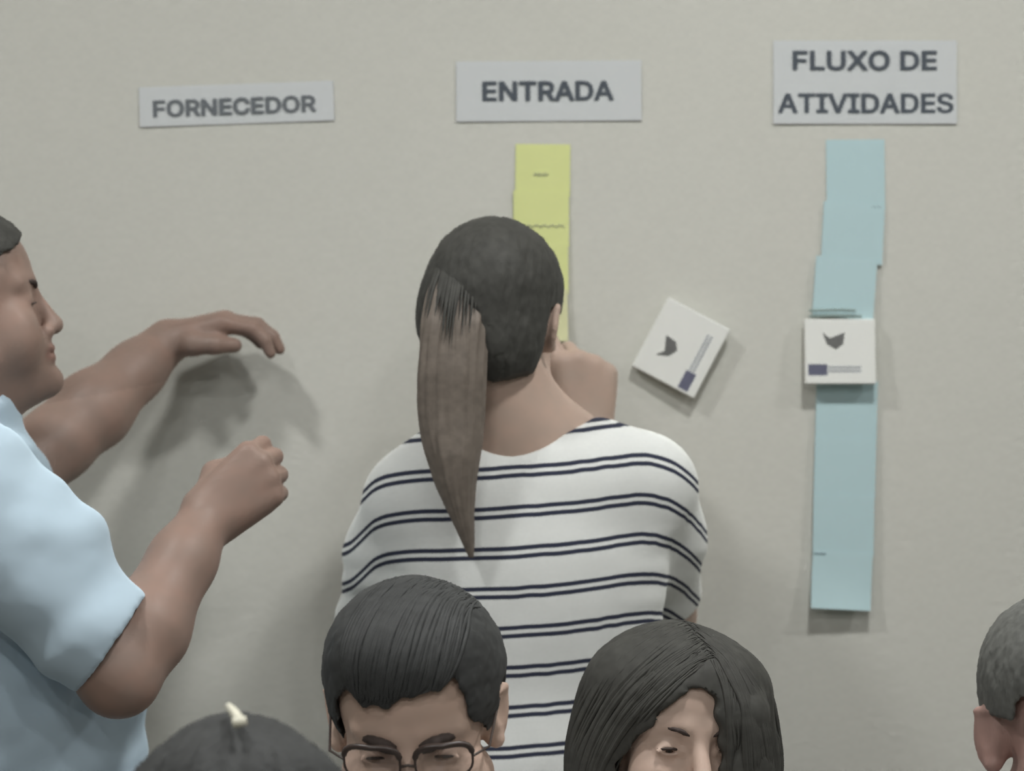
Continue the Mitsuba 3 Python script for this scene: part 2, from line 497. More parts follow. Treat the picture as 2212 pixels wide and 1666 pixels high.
def pants(P, hips, knees, ankles, mat, rh=.105, rk=.068, ra=.055, label=None, res=.011):
    A = np.vstack(list(hips) + list(knees) + list(ankles))
    lo, hi = A.min(0) - .22, A.max(0) + .18
    F = Field(np.arange(lo[0], hi[0], res), np.arange(lo[1], hi[1], res), np.arange(max(lo[2], .03), hi[2], res))
    F.cone(hips[0], hips[1], rh + .02, rh + .02, .04)
    mid = (np.asarray(hips[0]) + hips[1]) / 2
    F.ell(mid + [0, 0, .07], (.16, .12, .10), k=.05)
    for h, k, a in zip(hips, knees, ankles):
        F.cone(h, k, rh, rk, .03)
        F.cone(k, a, rk, ra, .02)
    m = displace(F.mesh(2), lambda V: .006 * (meshkit.fbm(V * [14, 14, 9], 3, 5) - .5))
    part(P, 'trousers', ply(m, mat, True), label)


def shoes(P, ankles, forward):
    fw = unit(forward)
    for a in ankles:
        a = np.asarray(a)
        F = Field(*[np.arange(a[k] - .24, a[k] + .24, .006) if k < 2 else np.arange(-.004, .15, .006) for k in range(3)])
        g = np.array([a[0], a[1], 0])
        F.cone(g - fw * .05 + [0, 0, .038], g + fw * .13 + [0, 0, .032], .037, .031, .02)
        F.cone(a + [0, 0, .0], g + fw * .03 + [0, 0, .05], .040, .038, .02)
        F.ell(g + fw * .15 + [0, 0, .028], (.046, .046, .028), k=.02)
        F.F = np.maximum(F.F, -F.ax[2][None, None, :].astype(np.float32) + .001)
        part(P, 'shoe', ply(F.mesh(1), 'm_shoe', True))


def hair_noise(f, amp, fa=26, fr=5, seed=1):
    """Clumps that run down from the crown."""
    def fn(V):
        L = f.inv(V)
        az = np.arctan2(L[:, 0], L[:, 1])
        pol = np.arctan2(np.hypot(L[:, 0], L[:, 1]), L[:, 2] - .0)
        q = np.stack([np.sin(az) * fa * .5, np.cos(az) * fa * .5, pol * fr], 1)
        return amp * (meshkit.fbm(q, 3, seed) - .45) + amp * .35 * (meshkit.noise(q * [5, 5, 2], seed + 9) - .5)
    return fn


def snap_locks(m, f, guides, radius, seed, lift=.0006, push=1.0, close=()):
    """Locks of hair along guide lines (local coordinates) laid on a hair mesh; returns the mesh with its locks."""
    from scipy.spatial import cKDTree
    V, N = np.array(m.vertices), vnormals(m)
    tree = cKDTree(V)
    rng = np.random.default_rng(seed)
    out = [trimesh.Trimesh(V, m.faces, process=False)]
    for n_, g in enumerate(list(guides) + list(close)):
        far = push if n_ < len(guides) else 1.0
        g = (np.array(g, float) - [0, .01, 0]) * far + [0, .01, 0] + rng.normal(0, .0015, (len(g), 3))
        t = np.linspace(0, len(g) - 1, 22)
        G = np.stack([np.interp(t, range(len(g)), g[:, k]) for k in range(3)], 1)
        for _ in range(4):
            G[1:-1] = (G[:-2] + 2 * G[1:-1] + G[2:]) / 4
        i = tree.query(np.array([f.p(q) for q in G]))[1]
        Q = V[i] + N[i] * lift
        for _ in range(3):
            Q[1:-1] = (Q[:-2] + 2 * Q[1:-1] + Q[2:]) / 4
        r = radius * rng.uniform(.6, 1.2) * np.sin(np.linspace(.06, math.pi - .06, 22)) ** .7
        out.append(tube(Q, r, sides=6))
    return trimesh.util.concatenate(out)


# ================================================================== the room
R_ = ROOM
struct('wall_back', ply(box((R_['x0'] - .15, 0, 0), (R_['x1'] + .15, .15, R_['h'])), 'm_wall'))
struct('wall_left', ply(box((R_['x0'] - .15, R_['y0'], 0), (R_['x0'], 0, R_['h'])), 'm_wall'))
struct('wall_right', ply(box((R_['x1'], R_['y0'], 0), (R_['x1'] + .15, 0, R_['h'])), 'm_wall'))
struct('wall_front', ply(box((R_['x0'] - .15, R_['y0'] - .15, 0), (R_['x1'] + .15, R_['y0'], R_['h'])), 'm_wall'))
struct('floor', ply(box((R_['x0'] - .15, R_['y0'] - .15, -.15), (R_['x1'] + .15, .15, 0)), 'm_floor'))
struct('ceiling', ply(box((R_['x0'] - .15, R_['y0'] - .15, R_['h']), (R_['x1'] + .15, .15, R_['h'] + .15)), 'm_ceiling'))
struct('baseboard_back', ply(soft_box((R_['x0'], -.015, 0), (R_['x1'], 0, .09), .003), 'm_trim'))

for lx, ly, power in LAMPS:
    k = thing('ceiling_lamp', 'round white downlight set in the ceiling above the room', 'ceiling light', 'ceiling downlights')
    z = R_['h']
    rim = trimesh.creation.revolve(np.array([(.098, -.004), (.100, -.012), (.125, -.010), (.132, .001), (.098, .001), (.098, -.004)]), sections=40)
    rim.apply_translation([lx, ly, z])
    part(k, 'rim', ply(rim, 'm_lamp_frame', 40))
    w = np.linspace(0, 2 * math.pi, 40, endpoint=False)
    V = np.vstack([[[lx, ly, z - .006]], np.stack([lx + .099 * np.cos(w), ly + .099 * np.sin(w), 0 * w + z - .006], 1)])
    q = trimesh.Trimesh(V, [[0, 1 + (i + 1) % 40, 1 + i] for i in range(40)], process=False)
    part(k, 'diffuser', {**ply(q, 'm_lamp_frame'), 'emitter': {'type': 'area', 'radiance': {'type': 'rgb', 'value': [LAMP_RADIANCE * power, LAMP_RADIANCE * power, LAMP_RADIANCE * power * .98]}}})

# ================================================================== signs on the wall
def sheet_mesh(w, h, curl=lambda x, z: 0 * x, nx=10, nz=12, t=.0004):
    """A thin sheet in the xz plane, its face towards -y; curl(x, z) lifts it off the wall (z from the top edge down)."""
    x, z = np.meshgrid(np.linspace(-w / 2, w / 2, nx + 1), np.linspace(0, -h, nz + 1), indexing='ij')
    y = -.0008 - curl(x, -z)
    Vf = np.stack([x, y - t, z], -1).reshape(-1, 3)
    Vb = np.stack([x, y, z], -1).reshape(-1, 3)
    q = lambda i, j: i * (nz + 1) + j
    Fc = []
    N = len(Vf)
    for i in range(nx):
        for j in range(nz):
            a, b, c, d = q(i, j), q(i + 1, j), q(i + 1, j + 1), q(i, j + 1)
            Fc += [[a, c, b], [a, d, c], [N + a, N + b, N + c], [N + a, N + c, N + d]]
    rim = [q(i, 0) for i in range(nx)] + [q(nx, j) for j in range(nz)] + [q(i, nz) for i in range(nx, 0, -1)] + [q(0, j) for j in range(nz, 0, -1)]
    for a, b in zip(rim, rim[1:] + rim[:1]):
        Fc += [[a, b, N + b], [a, N + b, N + a]]
    return trimesh.Trimesh(np.vstack([Vf, Vb]), np.array(Fc), process=False)


def place(m, p, turn=0.0):
    """Turns a flat piece in the wall's plane (degrees, anticlockwise as seen) and moves it to p."""
    a = math.radians(turn)
    M = np.eye(4)
    M[:3, :3] = [[math.cos(a), 0, -math.sin(a)], [0, 1, 0], [math.sin(a), 0, math.cos(a)]]
    M[:3, 3] = p
    m = m.copy()
    m.apply_transform(M)
    return m


def letters(text, width, height):
    m = meshkit.text_mesh(text, height, .0006, True)
    V = np.array(m.vertices)
    lo, hi = V.min(0), V.max(0)
    V = (V - [(lo[0] + hi[0]) / 2, 0, 0]) * [width / (hi[0] - lo[0]), height / (hi[1] - lo[1]) if len(text) else 1, 1]
    V = np.stack([V[:, 0], -V[:, 2], V[:, 1]], 1)
    m = trimesh.Trimesh(V, m.faces, process=False)
    d = .00055
    return trimesh.util.concatenate([m.copy().apply_translation([dx, 0, dz]) for dx, dz in ((-d, 0), (d, 0), (0, d * .6), (0, -d * .6))])


MM = 3.6 / FOCAL                                         # metres per pixel on the wall
for text, cx, top, bottom, w, turn, lines in (
        ('fornecedor', 510, 182, 268, 420, 2.0, [('FORNECEDOR', 507, 246, 350, 36)]),
        ('entrada', 1185, 132, 262, 400, 0.4, [('ENTRADA', 1184, 216, 282, 42)]),
        ('fluxo', 1868, 88, 268, 396, 0.0, [('FLUXO DE', 1868, 150, 310, 42), ('ATIVIDADES', 1870, 243, 378, 43)])):
    words = ' '.join(l[0] for l in lines)
    k = thing('paper_sign', f'white paper sign reading {words} taped to the wall', 'sign')
    p = at(cx, top, 0)
    part(k, 'sheet', ply(place(sheet_mesh(w * MM, (bottom - top) * MM, lambda x, z: .0012 * (z / .1) + .0008 * np.abs(x / .1)), p, turn), 'm_paper', True))
    for s, lx, ly, lw, lh in lines:
        q = at(lx, ly, -.0032)
        part(k, 'lettering', ply(place(letters(s, lw * MM, lh * MM), q, turn), 'm_ink' if text != 'fornecedor' else 'm_ink_faded'), 'dark blue-grey capital letters')

# ------------------------------------------------------------------ sticky notes
def note(cx, top, w, h, turn, off, mat, label, group, mark=None):
    """One note of a chain: off = (distance from the wall at its top, at its bottom, extra curl at the bottom)."""
    k = thing('sticky_note', label, 'sticky note', group)
    wm, hm = w * MM, h * MM
    curl = lambda x, z: off[0] + (off[1] - off[0]) * (z / hm) + off[2] * (z / hm) ** 3 * (1.2 - .8 * x / wm)
    p = at(cx, top, 0)
    part(k, 'sheet', ply(place(sheet_mesh(wm, hm, curl), p, turn), mat, True))
    if mark:
        mx, mz, mw, mh, mm = mark
        pts = []
        for i, x in enumerate(np.linspace(-.5, .5, 15) * mw * MM):
            z = mz * MM + mh * MM * .5 * math.sin(i * 2.1 + mx)
            pts.append((x + mx * MM, -.0016 - curl(np.array(x + mx * MM), np.array(z)), -z))
        part(k, 'handwriting', ply(place(tube(pts, .0011, sides=5), p, turn), mm), 'faint handwritten line')
    return k


yg = 'column of yellow sticky notes under the sign ENTRADA'
for cx, top, w, h, tn, off, mat, mark, lab in (
        (1173, 312, 118, 112, -.6, (.0005, .0020, 0), 'm_yellow', (-4, 66, 30, 7, 'm_marker'), 'yellow sticky note at the top of the yellow column under the ENTRADA sign'),
        (1169, 412, 120, 122, 0, (.0030, .0045, 0), 'm_yellow', (10, 77, 80, 5, 'm_marker'), 'yellow sticky note second from the top of the yellow column'),
        (1168, 524, 118, 112, .4, (.0055, .0070, 0), 'm_yellow', None, 'yellow sticky note third from the top, partly behind the dark-haired head'),
        (1167, 626, 116, 112, 1.0, (.0080, .0110, .006), 'm_yellow_pale', None, 'pale yellow sticky note lowest in the yellow column, behind the ear')):
    note(cx, top, w, h, tn, off, mat, lab, yg, mark)

bg = 'column of pale blue sticky notes under the sign FLUXO DE ATIVIDADES'
ordn = ['topmost of the blue column', 'second from the top of the blue column', 'just above the level white card']
for i, (cx, top, w, h, tn, off) in enumerate(((1847, 302, 126, 152, .5, (.0005, .002, 0)), (1845, 438, 132, 132, -3, (.003, .005, 0)), (1828, 558, 132, 130, -4.5, (.006, .010, 0)))):
    note(cx, top, w, h, tn, off, 'm_blue', f'pale blue sticky note, {ordn[i]}', bg, (45, 146, 20, 4, 'm_marker_blue') if i == 0 else None)
ordn = ['just below the level white card', 'second below the level white card', 'third below the level white card', 'lowest and curling off the wall']
for i, (cx, top, w, h, tn, off) in enumerate(((1829, 822, 132, 134, -1.5, (.005, .0065, 0)), (1825, 946, 132, 132, -1.5, (.0075, .009, 0)), (1821, 1068, 131, 132, -1, (.010, .0115, 0)), (1818, 1190, 129, 124, -3, (.0125, .015, .007)))):
    note(cx, top, w, h, tn, off, 'm_blue', f'pale blue sticky note, {ordn[i]}', bg, (-50, 7, 26, 3, 'm_marker_blue') if i == 3 else None)

# ------------------------------------------------------------------ two white printed packets
def packet(cx, cy, turn, w, h, lean, label, y0, lip):
    k = thing('card_packet', label, 'card', 'white printed card packets on the wall')
    wm, hm, d = w * MM, h * MM, .012
    def setit(m):
        V = np.array(m.vertices)
        V[:, 1] -= lean * (.5 - V[:, 2] / hm)                # the lower edge stands further off the wall
        m = trimesh.Trimesh(V, m.faces, process=False)
        return place(m, at(cx, cy, -y0), turn)
    body = soft_box((-wm / 2, -d, -hm / 2), (wm / 2, 0, hm / 2), .0015)
    part(k, 'body', ply(setit(body), 'm_card'))
    e = trimesh.creation.extrude_polygon(__import__('shapely').Polygon([(-.014, .010), (-.004, .002), (.006, .006), (.016, .010), (.014, -.006), (.004, -.013), (-.008, -.006)]), .0004, engine='earcut')
    V = np.array(e.vertices)
    part(k, 'emblem', ply(setit(trimesh.Trimesh(np.stack([V[:, 0] - .010, -d - .0002 - V[:, 2], V[:, 1] + .016], 1), e.faces, process=False)), 'm_ink_grey'), 'dark printed emblem')
    part(k, 'print_block', ply(setit(box((-wm / 2 + .004, -d - .0004, -hm / 2 + .012), (-wm / 2 + .030, -d, -hm / 2 + .027))), 'm_ink_blue'), 'dark blue printed block')
    for z in (.016, .021):
        part(k, 'print_line', ply(setit(box((-wm / 2 + .031, -d - .0004, -hm / 2 + z), (wm / 2 - .020, -d, -hm / 2 + z + .0034))), 'm_ink_pale'), 'grey printed line of small text')
    if lip:
        for z, e in ((.0035, .018), (.0115, .026)):
            part(k, 'lip', ply(setit(tube([(-wm / 2 + .006, -d + .002, hm / 2 + z), (0, -d + .001, hm / 2 + z + .001), (wm / 2 - e, -d + .002, hm / 2 + z)], .0017)), 'm_lip'), 'grey-green folded top edge')


packet(1812, 760, 0, 152, 140, .010, 'white printed card packet hanging level over the blue sticky notes', .009, True)
packet(1470, 752, 62, 168, 150, .006, 'white printed card packet stuck askew on the wall beside the blue notes', .006, False)

# ================================================================== man in the light blue shirt (left)
def left_man():
    P = thing('person', 'man in a light blue elbow-sleeve shirt in profile, both hands raised', 'person')
    f = Frame((-.653, -.46, 1.499), rot(yaw=104, pitch=-10), 1.0)
    res = .0030
    F = Field(axis_grid([(-.86, -.70, .008), (-.70, -.22, res)]), axis_grid([(-.72, -.012, res)]), axis_grid([(.98, 1.68, res)]))
    head(F, f, lids=((1, 0), (1, 0)), chin=1.8, nose=.45, full=.005)
    F.cone(f.p((0, -.056, -.094)), f.p((0, .0, -.096)), .026, .048, .03)             # the full flesh under the chin
    neck = np.array([-.675, -.455, 1.33])
    F.cone(f.p((0, .022, -.07)), neck, .060, .066, .03)
    shL, shR = np.array([-.66, -.27, 1.27]), np.array([-.628, -.625, 1.305])
    F.cone(neck, shL, .055, .045, .05)
    F.cone(neck, shR, .055, .045, .05)
    F.ell((-.66, -.45, 1.17), (.095, .125, .15), k=.05)
    # the arm by the wall, raised
    elL, wrL = at(122, 958, -.200), at(362, 738, -.078)
    F.cone(shL, elL, .052, .047, .03)
    mid = elL + .32 * (wrL - elL)
    F.chain([elL, mid, elL + .7 * (wrL - elL), wrL], [.046, .049, .037, .030], .02)
    hand(F, wrL, (1, .06, .30), (.30, .05, -1), 'L',
         [(26, 32, 24), (24, 30, 22), (22, 28, 20), (20, 26, 20)], [(.036, .036, .014), (.066, .040, .024), (.094, .030, .034)], .90, .031, 1.3)
    # the arm by the camera
    elR, wrR = at(256, 1460, -.645), at(446, 1118, -.52)
    F.cone(shR, elR, .048, .044, .03)
    F.chain([elR, elR + .28 * (wrR - elR), elR + .72 * (wrR - elR), wrR], [.043, .049, .037, .030], .02)
    hand(F, wrR, (.74, .10, .62), (.05, 1, -.05), 'R',
         [(62, 95, 50), (68, 98, 50), (72, 98, 50), (74, 95, 50)], [(.040, .036, .024), (.070, .030, .040), (.082, .008, .048)], .99, .028, 1.15)
    m = F.mesh(2)
    part(P, 'body', ply(m, 'm_skin', True, color=skin_color(np.array(m.vertices), (.285, .196, .160), f, stubble=.15)))
    # hair
    lo, hi = f.o - .16, f.o + .18
    H = Field(*[np.arange(lo[k], hi[k], .0035) for k in range(3)])
    skull(H, f, .008)
    x, y, z = H.local(f)
    face = np.maximum(np.maximum(z - .066 - .012 * np.cos(x * 40), y - .02), -99)
    H.F = np.maximum(H.F, -np.maximum(face, -9))
    H.F = np.maximum(H.F, (-.055 + .25 * np.maximum(0, .06 - y) - z))
    part(P, 'hair', ply(displace(H.mesh(2), hair_noise(f, .006)), 'm_hair_dark', True))
    for s in (-1, 1):
        part(P, 'eyebrow', ply(brow_mesh(f, s, -.003, .0036), 'm_brow', True))
        part(P, 'eyelash', ply(tube([f.p((s * .032 + q, -.0845 + 30 * q * q, -.0055 - 8 * q * q)) for q in (-.012, -.006, 0, .006, .012)], .0012), 'm_brow', True))
    # shirt
    F = Field(axis_grid([(-.90, -.33, .005)]), axis_grid([(-.74, -.14, .005)]), axis_grid([(.80, 1.45, .005)]))
    F.ell((-.655, -.45, 1.16), (.135, .170, .20), k=.06)
    F.ell((-.600, -.45, 1.00), (.165, .160, .22), k=.08)
    F.ell((-.600, -.45, .86), (.160, .160, .18), k=.06)
    F.cone((-.66, -.30, 1.275), (-.66, -.60, 1.295), .070, .072, .05)
    F.cone(neck + [.01, 0, .01], neck + [.014, 0, .072], .088, .074, .02)        # collar stand
    a = at(238, 1388, -.64)
    ax = unit([.82, .06, -.57])
    F.chain([shR + [.01, -.005, .0], shR + .5 * (a - shR) + [.005, 0, 0], a - .03 * ax], [.080, .077, .066], .03)
    F.chain([shL, shL + .25 * (elL - shL)], [.072, .064], .03)
    # openings: neck, cuffs
    F.cone(neck + [.005, 0, -.02], f.p((0, .018, -.05)), .060, .074, .008, 'sub')
    F.cone(a - ax * .012, a + ax * .16, .056, .066, .006, 'sub')
    F.cone(a - .03 * ax, a + .04 * ax, .066, .066, .02)
    F.cone(a - ax * .012, a + ax * .16, .057, .060, .006, 'sub')
    F.put(a + ax * .12 - .13, a + ax * .12 + .13, lambda X, Y, Z: -((X - a[0]) * ax[0] + (Y - a[1]) * ax[1] + (Z - a[2]) * ax[2]).astype(np.float32) + .004
          + 10 * np.maximum(0, np.sqrt((X - a[0]) ** 2 + (Y - a[1]) ** 2 + (Z - a[2]) ** 2) - .12), .004, 'sub')
    m = F.mesh(2)

    def folds(V):
        up_ = unit(a - shR)
        t = (V - shR) @ up_
        arm = np.exp(-(np.linalg.norm(V - shR - t[:, None] * up_, axis=1) / .085) ** 4) * (t > 0)
        w = .008 * (meshkit.fbm(V * [9, 9, 16] + 3, 3, 11) - .5)
        w += .015 * (meshkit.noise(np.stack([V[:, 0] * 18 + V[:, 2] * 10, V[:, 1] * 6, V[:, 2] * 26 - V[:, 0] * 18], 1), 5) - .5) * (1 - arm)
        w += arm * .006 * (meshkit.noise(np.stack([t * 38, V[:, 1] * 10, (V[:, 2] + V[:, 0]) * 6], 1), 8) - .5) * np.clip(t / .15, 0, 1)
        return w
    part(P, 'shirt', ply(displace(m, folds), 'm_shirt_blue', True))
    hips = [np.array([-.61, -.36, .86]), np.array([-.61, -.54, .86])]
    knees = [np.array([-.60, -.33, .48]), np.array([-.60, -.57, .48])]
    ank = [np.array([-.63, -.32, .09]), np.array([-.63, -.58, .09])]
    pants(P, hips, knees, ank, 'm_cloth_dark')
    shoes(P, ank, (1, 0, 0))


# ================================================================== woman in the striped top, from behind
def striped_woman():
    P = thing('person', 'woman from behind in a white top with navy stripes, long hair down', 'person')
    f = Frame((-.022, -.355, 1.493), rot(yaw=168, pitch=6, roll=-4), .96)
    res = .0030
    F = Field(axis_grid([(-.24, -.10, .007), (-.10, .16, res), (.16, .28, .005)]), axis_grid([(-.50, -.02, res)]), axis_grid([(.98, 1.26, .007), (1.26, 1.64, res)]))
    head(F, f, ears=(True, True))
    neck = np.array([-.003, -.345, 1.345])
    F.cone(f.p((0, .030, -.055)), neck, .052, .054, .03)
    shL, shR = np.array([-.130, -.315, 1.274]), np.array([.174, -.310, 1.292])
    F.cone(neck + [0, 0, .01], shL + [.02, 0, .006], .048, .034, .06)
    F.cone(neck + [0, 0, .01], shR + [-.02, 0, .008], .048, .034, .06)
    F.ell((.018, -.32, 1.20), (.15, .095, .17), k=.06)
    elR, wrR = np.array([.200, -.140, 1.110]), at(1256, 940, -.165)
    elL, wrL = np.array([-.185, -.175, 1.075]), np.array([-.156, -.138, 1.196])
    F.cone(shR, elR, .045, .038, .03)
    F.chain([elR, elR + .3 * (wrR - elR), wrR], [.037, .040, .027], .02)
    F.cone(shL, elL, .045, .038, .03)
    F.chain([elL, elL + .3 * (wrL - elL), wrL], [.038, .042, .032], .02)
    hand(F, wrR, (.02, .12, 1), (-.25, 1, .0), 'R',
         [(20, 62, 40), (66, 85, 45), (78, 88, 45), (84, 85, 45)], [(.040, .062, .004), (.078, .075, .010), (.112, .066, .022)], 1.06, .027, 1.2, (.42, .02, -.05, -.12))
    hand(F, wrL, (.15, .12, 1), (.1, 1, .1), 'L',
         [(70, 85, 40), (74, 85, 40), (76, 85, 40), (78, 85, 40)], [(.040, .036, .016), (.066, .030, .030), (.078, .012, .034)], .95, .026, 1.2)
    m = F.mesh(2)
    part(P, 'body', ply(m, 'm_skin', True, color=skin_color(np.array(m.vertices), (.45, .335, .275), f)))
    for s in (-1, 1):
        part(P, 'eye', eyeball(f, s))
        part(P, 'eyebrow', ply(brow_mesh(f, s), 'm_brow', True))
    # hair on the head (local +y is towards the camera, local x is mirrored: +x is the photograph's left)
    lo, hi = f.o - [.15, .16, .20], f.o + [.15, .16, .16]
    H = Field(*[np.arange(lo[k], hi[k], .0032) for k in range(3)])
    skull(H, f, .0105)
    H.ell(f.p((.012, .045, -.012)), f.sc * np.array((.076, .066, .075)), f.R, .03)
    H.ell(f.p((-.020, .050, -.040)), f.sc * np.array((.052, .050, .060)), f.R, .03)
    x, y, z = H.local(f)
    H.F = np.maximum(H.F, -np.maximum(np.maximum(z - .06, y + .015), np.abs(x) - .062))          # the face
    H.F = np.maximum(H.F, -(z + .088 - .45 * np.maximum(0, -x - .030) + 0 * y))                    # nape, rising to the ear at the right
    ear = np.maximum(np.maximum(.052 + x, y - .036), np.maximum(z - .012, -9))
    H.F = np.maximum(H.F, -ear)
    cap = displace(H.mesh(3), hair_noise(f, .004, 34, 4, 2))
    # the long tail of hair
    pts = [at(1004, 545, -.385), at(998, 575, -.415), at(991, 630, -.440), at(982, 700, -.457), at(975, 800, -.462), at(974, 890, -.458), at(978, 960, -.458), at(984, 1040, -.459), at(996, 1110, -.456), at(1010, 1165, -.452), at(1018, 1205, -.449)]
    wid = [.012, .030, .038, .040, .0405, .0395, .035, .0245, .0150, .0085, .0030]
    Tm = []
    n1 = 72
    t = np.linspace(0, len(pts) - 1, 120)
    Pc = np.stack([np.interp(t, range(len(pts)), np.array(pts)[:, k]) for k in range(3)], 1)
    for _ in range(6):
        Pc[1:-1] = (Pc[:-2] + 2 * Pc[1:-1] + Pc[2:]) / 4
    wv = np.interp(t, range(len(pts)), wid)
    for _ in range(6):
        wv[1:-1] = (wv[:-2] + 2 * wv[1:-1] + wv[2:]) / 4
    dep = np.minimum(wv * .75, .024)
    ring = np.empty((len(t), n1, 3))
    for i in range(len(t)):
        w = np.linspace(0, 2 * math.pi, n1, endpoint=False)
        cl = meshkit.fbm(np.stack([np.cos(w) * 4.5, np.sin(w) * 4.5, np.full(n1, i * .035)], 1), 3, 21) - .5
        r = 1 + .22 * cl + .025 * np.sin(w * 17 + i * .05)
        ring[i] = Pc[i] + np.stack([wv[i] * np.cos(w) * r, dep[i] * np.sin(w) * r, 0 * w], 1)
    ring[0] = ring[0].mean(0) + (ring[0] - ring[0].mean(0)) * .3
    Fc = [[i * n1 + j, i * n1 + (j + 1) % n1, (i + 1) * n1 + (j + 1) % n1, (i + 1) * n1 + j] for i in range(len(t) - 1) for j in range(n1)]
    V = ring.reshape(-1, 3)
    Fc = np.array(Fc)[:, ::-1]
    tri = np.vstack([Fc[:, [0, 1, 2]], Fc[:, [0, 2, 3]], [[len(V), j, (j + 1) % n1] for j in range(n1)], [[len(V) + 1, (len(t) - 1) * n1 + (j + 1) % n1, (len(t) - 1) * n1 + j] for j in range(n1)]])
    V = np.vstack([V, ring[0].mean(0), ring[-1].mean(0)])
    part(P, 'hair_tail', ply((V, tri), 'm_hair_brown', True), 'long brown tail of hair tapering to a point')
    # dark locks that run from the head over the top of the tail, of uneven length
    rng = np.random.default_rng(5)
    locks = [cap]
    for q in range(110):
        a = rng.uniform(-1, 1)
        i0, i1 = 0, int((18 + 26 * rng.uniform(0, 1) ** 1.5) * (1 - .2 * abs(a)))
        idx = np.linspace(i0, i1, 18).astype(int)
        head_p = f.p((-a * .045 + .012, .088 - .012 * a * a, .060 + rng.uniform(-.02, .012)))
        pts_ = [head_p + [0, .012, 0]]
        for i in idx[3:]:
            pts_.append(Pc[i] + [a * wv[i] * .95, -(dep[i] * math.sqrt(max(0, 1 - (a * .95) ** 2)) * 1.10 + .0015), 0])
        Q = np.array(pts_)
        tt = np.linspace(0, len(Q) - 1, 26)
        Q = np.stack([np.interp(tt, range(len(Q)), Q[:, k_]) for k_ in range(3)], 1)
        for _ in range(5):
            Q[1:-1] = (Q[:-2] + 2 * Q[1:-1] + Q[2:]) / 4
        locks.append(tube(Q, .0032 * np.clip(1.05 - np.linspace(0, 1, 26) ** 2, .04, 1), sides=6))
    part(P, 'hair', ply(trimesh.util.concatenate([trimesh.Trimesh(m_.vertices, m_.faces, process=False) for m_ in locks]), 'm_hair_dark', True))
    # striped top
    F = Field(axis_grid([(-.26, .30, .0042)]), axis_grid([(-.49, -.06, .0042)]), axis_grid([(.78, 1.42, .0042)]))
    F.ell((.020, -.320, 1.215), (.170, .112, .155), k=.06)
    F.ell((.020, -.315, 1.06), (.160, .108, .20), k=.08)
    F.ell((.015, -.315, .88), (.175, .120, .16), k=.06)
    F.cone((-.110, -.325, 1.266), (.152, -.320, 1.286), .058, .060, .05)
    F.cone((-.070, -.356, 1.300), (.100, -.345, 1.304), .062, .058, .05)        # the yoke up to the neckline
    for sh, el in ((shL, elL), (shR, elR)):
        b = sh + .80 * (el - sh)
        F.chain([sh + [0, 0, -.006], sh + .5 * (b - sh) + [0, -.005, 0], b], [.052, .053, .051], .04)
        d = unit(el - sh)
        F.cone(b + d * .028, b + d * .12, .040, .054, .006, 'sub')
        F.put(b + d * .09 - .10, b + d * .09 + .10, lambda X, Y, Z: -((X - b[0]) * d[0] + (Y - b[1]) * d[1] + (Z - b[2]) * d[2]).astype(np.float32) + .040
              + 10 * np.maximum(0, np.sqrt((X - b[0]) ** 2 + (Y - b[1]) ** 2 + (Z - b[2]) ** 2) - .10), .004, 'sub')
    # the wide boat neck
    c = np.array([.008, -.33, 1.394])
    F.ell(c, (.112, .18, .050), rot(roll=-6), .010, 'sub')
    m = F.mesh(3)

    def folds(V):
        w = .006 * (meshkit.fbm(V * [10, 10, 7] + 5, 3, 31) - .5)
        side = np.clip((np.abs(V[:, 0] - .02) - .10) / .06, 0, 1)
        w += side * .009 * (meshkit.noise(np.stack([V[:, 0] * 14 + V[:, 2] * 22, V[:, 1] * 8, V[:, 2] * 30 - V[:, 0] * 12], 1), 12) - .5) * np.clip((1.24 - V[:, 2]) / .06, 0, 1)
        return w
    m = displace(m, folds)
    V = np.array(m.vertices)
    k = .000556
    gx = (np.array([700, 765, 780, 810, 850, 900, 1000, 1100, 1250, 1340, 1390, 1440, 1490, 1520, 1580]) - 1106) * k
    gy = (np.array([1215, 1180, 1152, 1130, 1120, 1113, 1108, 1103, 1092, 1080, 1076, 1084, 1112, 1140, 1210]) - 1092) * k
    xx = np.linspace(gx[0], gx[-1], 400)
    g = np.convolve(np.pad(np.interp(xx, gx, gy), 12, mode='edge'), np.ones(25) / 25, 'valid')
    v = V[:, 2] + np.interp(V[:, 0], xx, g)
    v0 = 1.41 + (833 - 1009) * k
    part(P, 'top', ply(m, 'm_stripes', True, uv=np.stack([V[:, 0] + V[:, 1], v - v0 + .024 + 10 * .048], 1)), 'white top with pairs of navy stripes')
    hips = [np.array([.10, -.315, .84]), np.array([-.07, -.315, .84])]
    knees = [np.array([.11, -.33, .46]), np.array([-.08, -.33, .46])]
    ank = [np.array([.11, -.31, .085]), np.array([-.08, -.31, .085])]
    pants(P, hips, knees, ank, 'm_cloth_dark', .098, .06, .05)
    shoes(P, ank, (0, 1, 0))


